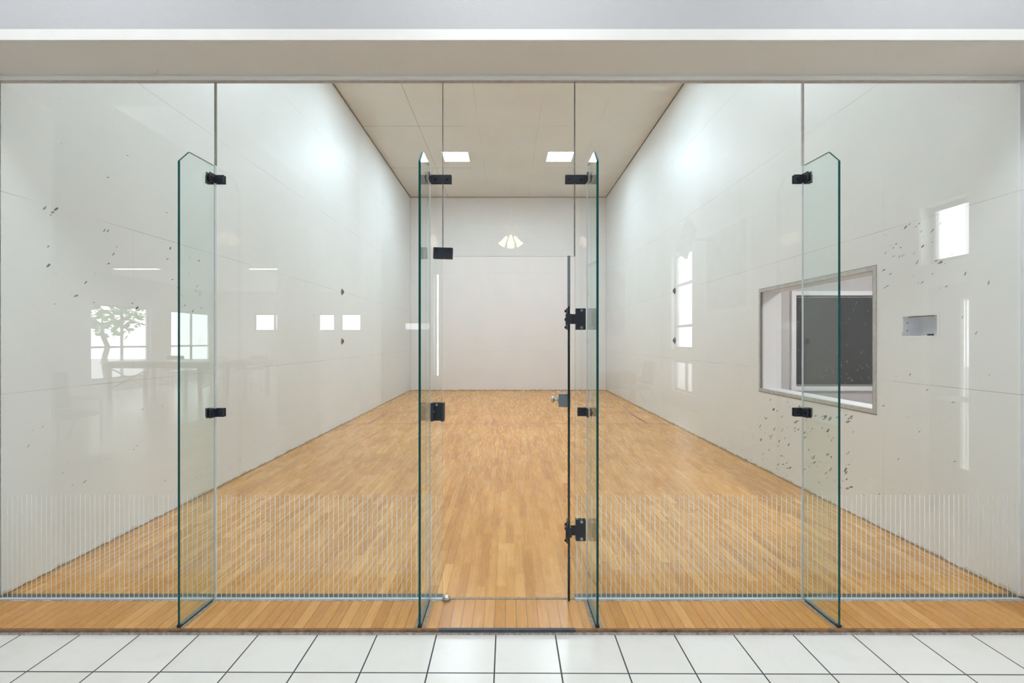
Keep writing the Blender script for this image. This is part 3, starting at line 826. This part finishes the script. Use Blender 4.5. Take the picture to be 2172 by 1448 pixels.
# ---- the open glass door, standing edge-on to the camera
DA = math.atan(0.1255)
DH = Vector((0.3595, 2.862, 0))
door = empty('glass_door', DH, 'open frameless glass door swung into the court, seen edge-on', 'glass door', None, -DA)
mb = MB(); h = 0.0068; DW = 0.755; dz0, dz1 = -0.004 + 0.008, 2.043
vs = [(-h,0,dz0),(h,0,dz0),(h,DW,dz0),(-h,DW,dz0),(-h,0,dz1),(h,0,dz1),(h,DW,dz1),(-h,DW,dz1)]
mb.faces(vs, [(1,2,6,5),(3,0,4,7)], 'fin')
mb.faces(vs, [(0,1,5,4),(2,3,7,6),(4,5,6,7),(0,3,2,1)], 'edge_black')
bmesh.ops.remove_doubles(mb.bm, verts=mb.bm.verts[:], dist=1e-5)
mb.build('pane', door)
mb = MB()
mb.box((-h-0.0015, -0.004, 1.745), (h+0.0015, -0.0002, dz1), 'lock')
tag(mb.build('edge_seal', door), 'grey seal strip on the upper edge')
# lock case on the free edge
lk = MB(); lk.box((-h-0.068, DW-0.115, 1.063), (-h-0.0002, DW-0.02, 1.158), 'lock', 0.003)
lkc = lk.build('lock_case', door)
mb = MB(); mb.box((h+0.0002, DW-0.115, 1.063), (h+0.004, DW-0.02, 1.158), 'lock', 0.001); mb.build('lock_plate', door)
mb = MB(); mb.lathe((-h-0.068, DW-0.068, 1.110), (-1,0,0), [(0,0.028),(0.004,0.028),(0.007,0.022),(0.007,0.010),(0.026,0.008),(0.030,0.014),(0.036,0.024),(0.046,0.0265),(0.054,0.022),(0.056,0.012),(0.056,0)], 'steel', 24)
mb.build('knob', lkc)
for dx in (-0.024, -0.016):
    mb = MB(); mb.lathe((-h+dx, DW-0.115, 1.144), (0,-1,0), [(0,0.0022),(0.001,0.0022),(0.001,0)], 'dark', 8); mb.build('screw', lkc)

# ---- hinges (parts of the door): tee plate on the fixed pane, leaf clamped round the door's edge
def hinge(zc, label, worn=False):
    # built in world axes, then moved into the door's own axes
    R = Matrix.Rotation(-DA, 4, 'Z')
    W2D = R.inverted() @ Matrix.Translation(Vector((0.4035, G, zc)) - DH)
    def done(mb, name, parent, mat=W2D):
        bmesh.ops.transform(mb.bm, matrix=mat, verts=mb.bm.verts[:])
        return mb.build(name, parent)
    x0, x1, H, A = 0.0015, 0.0600, 0.0635, 0.0295
    mb = MB()
    mb.prism([(x0,-H),(x1,-H),(x1,H),(x0,H),(x0,A),(-0.030,A),(-0.030,-A),(x0,-A)], 'y', -0.0075, -0.0008, 'black')
    hg = done(mb, 'hinge', door); tag(hg, label)
    mb = MB(); mb.box((x0, GT+0.0008, -H), (x1, GT+0.007, H), 'black', 0.001); done(mb, 'back_plate', hg)
    for bz in (-0.051, 0.051):
        mb = MB(); bolt(mb, (0.035, -0.0075, bz), (0,-1,0), 0.0088, 'bolt_l' if worn else 'lock'); done(mb, 'bolt', hg)
    D = Matrix.Translation((0, 0, zc))
    mb = MB()
    mb.box((-h-0.0085, -0.010, -0.0635), (-h-0.0006, 0.055, 0.0635), 'black', 0.001)
    mb.box((-h-0.0125, -0.012, -0.038), (-h-0.0085, 0.040, 0.030), 'black', 0.0006)
    mb.box((-h-0.0006, -0.010, -A), (h+0.010, -0.0012, A), 'black', 0.001)
    done(mb, 'leaf', hg, D)
    for bz in (-0.050, -0.004 if not worn else 0.020, 0.046):
        mb = MB(); mb.lathe((-h-0.0088, 0.002, bz), (-1,0,0), [(0,0.0085),(0.008,0.0085),(0.010,0.006),(0.010,0)], 'blackbolt', 12); done(mb, 'bolt', hg, D)
hinge(1.671, 'upper black tee hinge')
hinge(0.412, 'lower black tee hinge with scuffed bolts', True)

# little steel ball stop on the floor at the foot of the panel left of the doorway
r = empty('door_stop', (-0.3665, G - 0.012, 0.0), 'small round steel stop on the floor left of the doorway', 'door stop')
mb = MB(); mb.lathe((0,0,0), (0,0,1), [(0,0.026),(0.003,0.026),(0.005,0.021)], 'lock', 20); mb.build('rim', r)
mb = MB(); mb.lathe((0,0,0.001), (0,0,1), [(0,0.020),(0.008,0.0245),(0.015,0.0235),(0.024,0.017),(0.029,0.008),(0.030,0)], 'steel', 24); mb.build('dome', r)

# ================================================================ LOBBY THINGS THE GLASS MIRRORS
M['grey_cloth'] = plain('grey_green_upholstery', (0.20, 0.22, 0.19), 0.85, var=0.1)
M['tube'] = plain('grey_frame_tube', (0.20, 0.21, 0.21), 0.4, metal=0.3)
M['table_top'] = plain('pale_table_top', (0.46, 0.46, 0.42), 0.3, var=0.05)
M['brown'] = plain('brown_wood', (0.22, 0.15, 0.10), 0.5, var=0.15)
M['bin'] = plain('white_enamel', (0.68, 0.68, 0.67), 0.15)
M['screen'] = plain('dark_screen', (0.03, 0.03, 0.035), 0.2)
M['art'] = plain('muted_print', (0.42, 0.43, 0.44), 0.6, var=0.4, scale=4)
M['leaf'] = plain('foliage_green', (0.10, 0.26, 0.07), 0.7, var=0.5, scale=4)
M['bark'] = plain('bark', (0.16, 0.12, 0.09), 0.9, var=0.3)
M['asphalt'] = plain('pale_concrete', (0.40, 0.40, 0.39), 0.9, var=0.1, scale=2)
M['brick'] = plain('buff_brick', (0.42, 0.30, 0.24), 0.9, var=0.25, scale=14)
M['shade_glow'] = emit('frosted_shade_glow', (1.0, 0.84, 0.62), 4.2)
TZ = TILE_Z

def armchair(x, y, rz, label):
    r = empty('armchair', (x, y, TZ), label, 'armchair', 'lobby armchairs', rz)
    mb = MB(); mb.box((-0.26, -0.27, 0.42), (0.28, 0.27, 0.50), 'grey_cloth', 0.03); mb.build('seat', r)
    mb = MB(); mb.box((-0.045, -0.25, 0.0), (0.04, 0.25, 0.56), 'grey_cloth', 0.035, mat=Matrix.Translation((-0.30,0,0.53)) @ Matrix.Rotation(-0.16, 4, 'Y')); mb.build('backrest', r)
    for s in (-1, 1):
        mb = MB(); mb.tube([(-0.20, s*0.29, 0.47), (-0.44, s*0.29, 0.0)], 0.014, 'tube'); mb.build('leg', r)
        mb = MB(); mb.tube([(0.27, s*0.29, 0.0), (0.27, s*0.29, 0.60)], 0.014, 'tube'); mb.build('leg', r)
        mb = MB(); mb.tube([(0.27, s*0.29, 0.60), (0.22, s*0.29, 0.66), (-0.28, s*0.29, 0.66), (-0.33, s*0.27, 0.70)], 0.016, 'tube'); mb.build('armrest', r)
    return r
armchair(-6.65, 5.79 - 7.3, 0.25, 'grey-green armchair near the lobby column')
armchair(3.05, 5.79 - 11.6, 2.9, 'grey-green armchair beside the lobby desk')

# long high table with crossed braces, and stools
r = empty('games_table', (-8.6, 5.79 - 13.2, TZ), 'long pale high table with crossed braces in the lobby', 'table')
mb = MB(); mb.box((-1.9, -0.75, 0.97), (1.9, 0.75, 1.03), 'table_top', 0.006); mb.build('tabletop', r)
mb = MB()
for y in (-0.70, 0.68): mb.box((-1.85, y, 0.86), (1.85, y+0.02, 0.97), 'brown')
mb.build('apron', r)
for x in (-1.75, -0.6, 0.6, 1.75):
    for y in (-0.62, 0.62):
        mb = MB(); mb.box((x-0.035, y-0.035, 0), (x+0.035, y+0.035, 0.97), 'brown', 0.004); mb.build('leg', r)
for (a, b) in ((-1.75, -0.6), (0.6, 1.75)):
    mb = MB(); mb.cyl((a, 0.66, 0.30), (b, 0.66, 0.90), 0.016, 'tube', seg=8); mb.cyl((a, 0.69, 0.90), (b, 0.69, 0.30), 0.016, 'tube', seg=8); mb.build('cross_brace', r)
def stool(x, y, rz, label):
    r = empty('bar_stool', (x, y, TZ), label, 'stool', 'stools at the high table', rz)
    mb = MB(); mb.box((-0.19, -0.19, 0.70), (0.19, 0.19, 0.75), 'grey_cloth', 0.02); mb.build('seat', r)
    mb = MB(); mb.box((-0.26, -0.02, 0.97), (0.26, 0.03, 1.12), 'grey_cloth', 0.02, mat=Matrix.Translation((0,-0.21,0))); mb.build('backrest', r)
    for sx in (-1, 1):
        mb = MB(); mb.tube([(sx*0.21, -0.20, 0), (sx*0.21, -0.20, 1.0)], 0.014, 'tube'); mb.build('leg', r)
        mb = MB(); mb.tube([(sx*0.21, 0.19, 0), (sx*0.17, 0.17, 0.71)], 0.014, 'tube'); mb.build('leg', r)
    mb = MB(); mb.tube([(-0.20, 0.185, 0.28), (0.20, 0.185, 0.28)], 0.011, 'tube'); mb.build('foot_rail', r)
stool(-10.1, 5.79-14.5, 0.0, 'grey bar stool at the window end of the high table')
stool(-8.9, 5.79-14.6, 0.1, 'grey bar stool in the middle of the high table')
stool(-7.6, 5.79-14.6, -0.1, 'grey bar stool at the column end of the high table')

# round white bin near the glass
r = empty('waste_bin', (-3.55, 5.79 - 3.98, TZ), 'round white waste bin beside the left jamb', 'bin')
mb = MB(); mb.lathe((0,0,0), (0,0,1), [(0,0),(0,0.20),(0.54,0.23),(0.54,0.21),(0.05,0.18),(0.05,0)], 'bin', 32); mb.build('body', r)
mb = MB(); mb.lathe((0,0,0.535), (0,0,1), [(0,0.228),(0.012,0.238),(0.03,0.236),(0.036,0.225),(0.03,0.20),(0.0,0.20)], 'bin', 32); mb.build('rim', r)
# columns
mb = MB(); mb.box((-4.25, 5.79-9.4, TZ), (-3.65, 5.79-8.9, LOW_C), 'lob_wall'); structure(mb.build('column_plain'), 'plain grey square column in the lobby', 'column')
mb = MB(); mb.box((-1.88, 5.79-6.4, TZ), (-1.68, 5.79-6.15, LOB_C), 'white'); structure(mb.build('column_white'), 'slim white column in the lobby', 'column')
# desk, television, pictures
r = empty('lobby_desk', (2.75, -6.75, TZ), 'plain lobby desk against the back wall', 'desk')
mb = MB(); mb.box((-0.5, -0.3, 0.72), (0.5, 0.3, 0.76), 'brown', 0.004); mb.build('desktop', r)
for s in (-1, 1):
    mb = MB(); mb.box((s*0.5, -0.28, 0), (s*0.46, 0.28, 0.72), 'brown'); mb.build('side_panel', r)
mb = MB(); mb.box((-0.46, -0.28, 0.3), (0.46, -0.26, 0.72), 'brown'); mb.build('back_panel', r)
r = empty('wall_television', (3.55, 5.79-9.6, 3.55), 'flat television tilted on an arm on the right lobby wall', 'television')
R = Matrix.Rotation(math.radians(-62), 4, 'Z') @ Matrix.Rotation(math.radians(-18), 4, 'X')
mb = MB(); mb.box((-0.55, -0.03, -0.32), (0.55, 0.03, 0.32), 'screen', 0.008, mat=R); mb.build('screen', r)
mb = MB(); mb.tube([(0, 0, 0), (0.55, 0, 0)], 0.025, 'tube'); mb.build('arm', r)
for (nm, o_, lab, ax) in (('framed_picture', (LOB_R-0.0, -3.3, 2.9), 'large white framed picture on the right lobby wall', 'x'), ('framed_picture', (2.85, -7.2, 2.55), 'tall framed print on the lobby back wall', 'y')):
    r = empty(nm, o_, lab, 'picture')
    if ax == 'x':
        hw, hh = 0.95, 0.85
        f = MB()
        for (a, b, c, d) in ((-hw,hw,-hh,-hh+0.09),(-hw,hw,hh-0.09,hh),(-hw,-hw+0.09,-hh+0.09,hh-0.09),(hw-0.09,hw,-hh+0.09,hh-0.09)): f.box((-0.04,a,c),(-0.001,b,d),'white')
        f.build('frame', r); p = MB(); p.box((-0.02,-hw+0.09,-hh+0.09),(-0.005,hw-0.09,hh-0.09),'art'); p.build('print', r)
    else:
        hw, hh = 0.33, 0.9
        f = MB()
        for (a, b, c, d) in ((-hw,hw,-hh,-hh+0.04),(-hw,hw,hh-0.04,hh),(-hw,-hw+0.04,-hh+0.04,hh-0.04),(hw-0.04,hw,-hh+0.04,hh-0.04)): f.box((a,0.001,c),(b,0.04,d),'white')
        f.build('frame', r); p = MB(); p.box((-hw+0.04,0.005,-hh+0.04),(hw-0.04,0.02,hh-0.04),'art'); p.build('print', r)

# ceiling fan with a four-shade light kit
FY = 5.79 - 7.0
r = empty('ceiling_fan', (0.04, FY, LOB_C), 'white ceiling fan with glowing glass shades on a long rod', 'ceiling fan')
zz = lambda z: z - LOB_C
mb = MB(); mb.lathe((0,0,0), (0,0,-1), [(0,0.135),(0.012,0.135),(0.02,0.11),(0.05,0.07),(0.08,0.03),(0.08,0)], 'trim', 28); mb.build('canopy', r)
mb = MB(); mb.cyl((0,0,zz(4.22)), (0,0,zz(3.24)), 0.014, 'trim'); mb.build('rod', r)
mb = MB(); mb.lathe((0,0,zz(3.26)), (0,0,-1), [(0,0.03),(0.02,0.07),(0.05,0.12),(0.12,0.125),(0.15,0.08),(0.16,0.05),(0.21,0.05),(0.22,0)], 'trim', 28); mb.build('motor', r)
for k in range(5):
    a = 2*PI*k/5 + 0.35
    R = Matrix.Translation((0,0,zz(3.17))) @ Matrix.Rotation(a, 4, 'Z')
    mb = MB(); mb.prism([(0.17,-0.05),(0.62,-0.075),(0.67,-0.05),(0.67,0.05),(0.62,0.075),(0.17,0.05)], 'z', -0.004, 0.004, 'white')
    bmesh.ops.transform(mb.bm, matrix=R @ Matrix.Rotation(0.2, 4, 'X'), verts=mb.bm.verts[:]); mb.build('blade', r)
for k in range(4):
    a = PI*k/2 + 0.0
    c, s = math.cos(a), math.sin(a)
    mb = MB(); mb.lathe((c*0.055, s*0.055, zz(3.05)), (c*0.55, s*0.55, -0.84), [(0,0.02),(0.03,0.026),(0.09,0.036),(0.15,0.055),(0.151,0.045),(0.05,0.02),(0.05,0)], 'shade_glow', 18)
    mb.build('glass_shade', r)

# outside: ground, trees and a hedge beyond the lobby windows
mb = MB(); mb.box((-40, -40, -0.25), (LOB_L-0.2, 6, -0.15), 'asphalt'); mb.box((LOB_R+0.2, -40, -0.25), (30, 3, -0.15), 'asphalt')
structure(mb.build('ground', fixn=False))
def tree(x, y, h, rad, seed, label, nleaf=520):
    rnd = random.Random(seed)
    r = empty('tree', (x, y, -0.15), label, 'tree', 'trees outside the lobby windows')
    mb = MB(); p = Vector((0,0,0)); rr = 0.16
    for k in range(5):
        q = p + Vector((rnd.uniform(-0.15,0.15), rnd.uniform(-0.15,0.15), h*0.16)); mb.cyl(p, q, rr, 'bark', rr*0.85, 10); p = q; rr *= 0.85
    for k in range(7):
        a = rnd.uniform(0, 2*PI); q = p + Vector((math.cos(a)*rad*0.7, math.sin(a)*rad*0.7, rnd.uniform(-0.2, 1.0)*rad*0.6)); mb.cyl(p, q, rr*0.5, 'bark', rr*0.15, 6)
    mb.build('trunk', r)
    mb = MB()
    for k in range(nleaf):
        v = Vector((rnd.gauss(0,1), rnd.gauss(0,1), rnd.gauss(0,1))).normalized() * rad * rnd.uniform(0.45, 1.0); v.z *= 0.8
        c = v + Vector((0,0,h)); s = rnd.uniform(0.10, 0.22)
        a = Vector((rnd.gauss(0,1), rnd.gauss(0,1), rnd.gauss(0,1))).normalized(); b = a.orthogonal().normalized()
        mb.faces([c-a*s, c+b*s*0.5, c+a*s, c-b*s*0.5], [(0,1,2,3)], 'leaf')
    mb.build('foliage', r, fixn=False)
tree(-17.0, -9.2, 3.0, 1.5, 1, 'leafy tree outside the nearer big lobby window')
tree(-18.5, -12.4, 3.2, 1.7, 2, 'leafy tree between the two big lobby windows')
tree(-17.5, -15.4, 3.0, 1.6, 3, 'leafy tree outside the farther big lobby window')
tree(9.0, -6.8, 2.0, 1.6, 5, 'bushy tree outside the tall right lobby window')
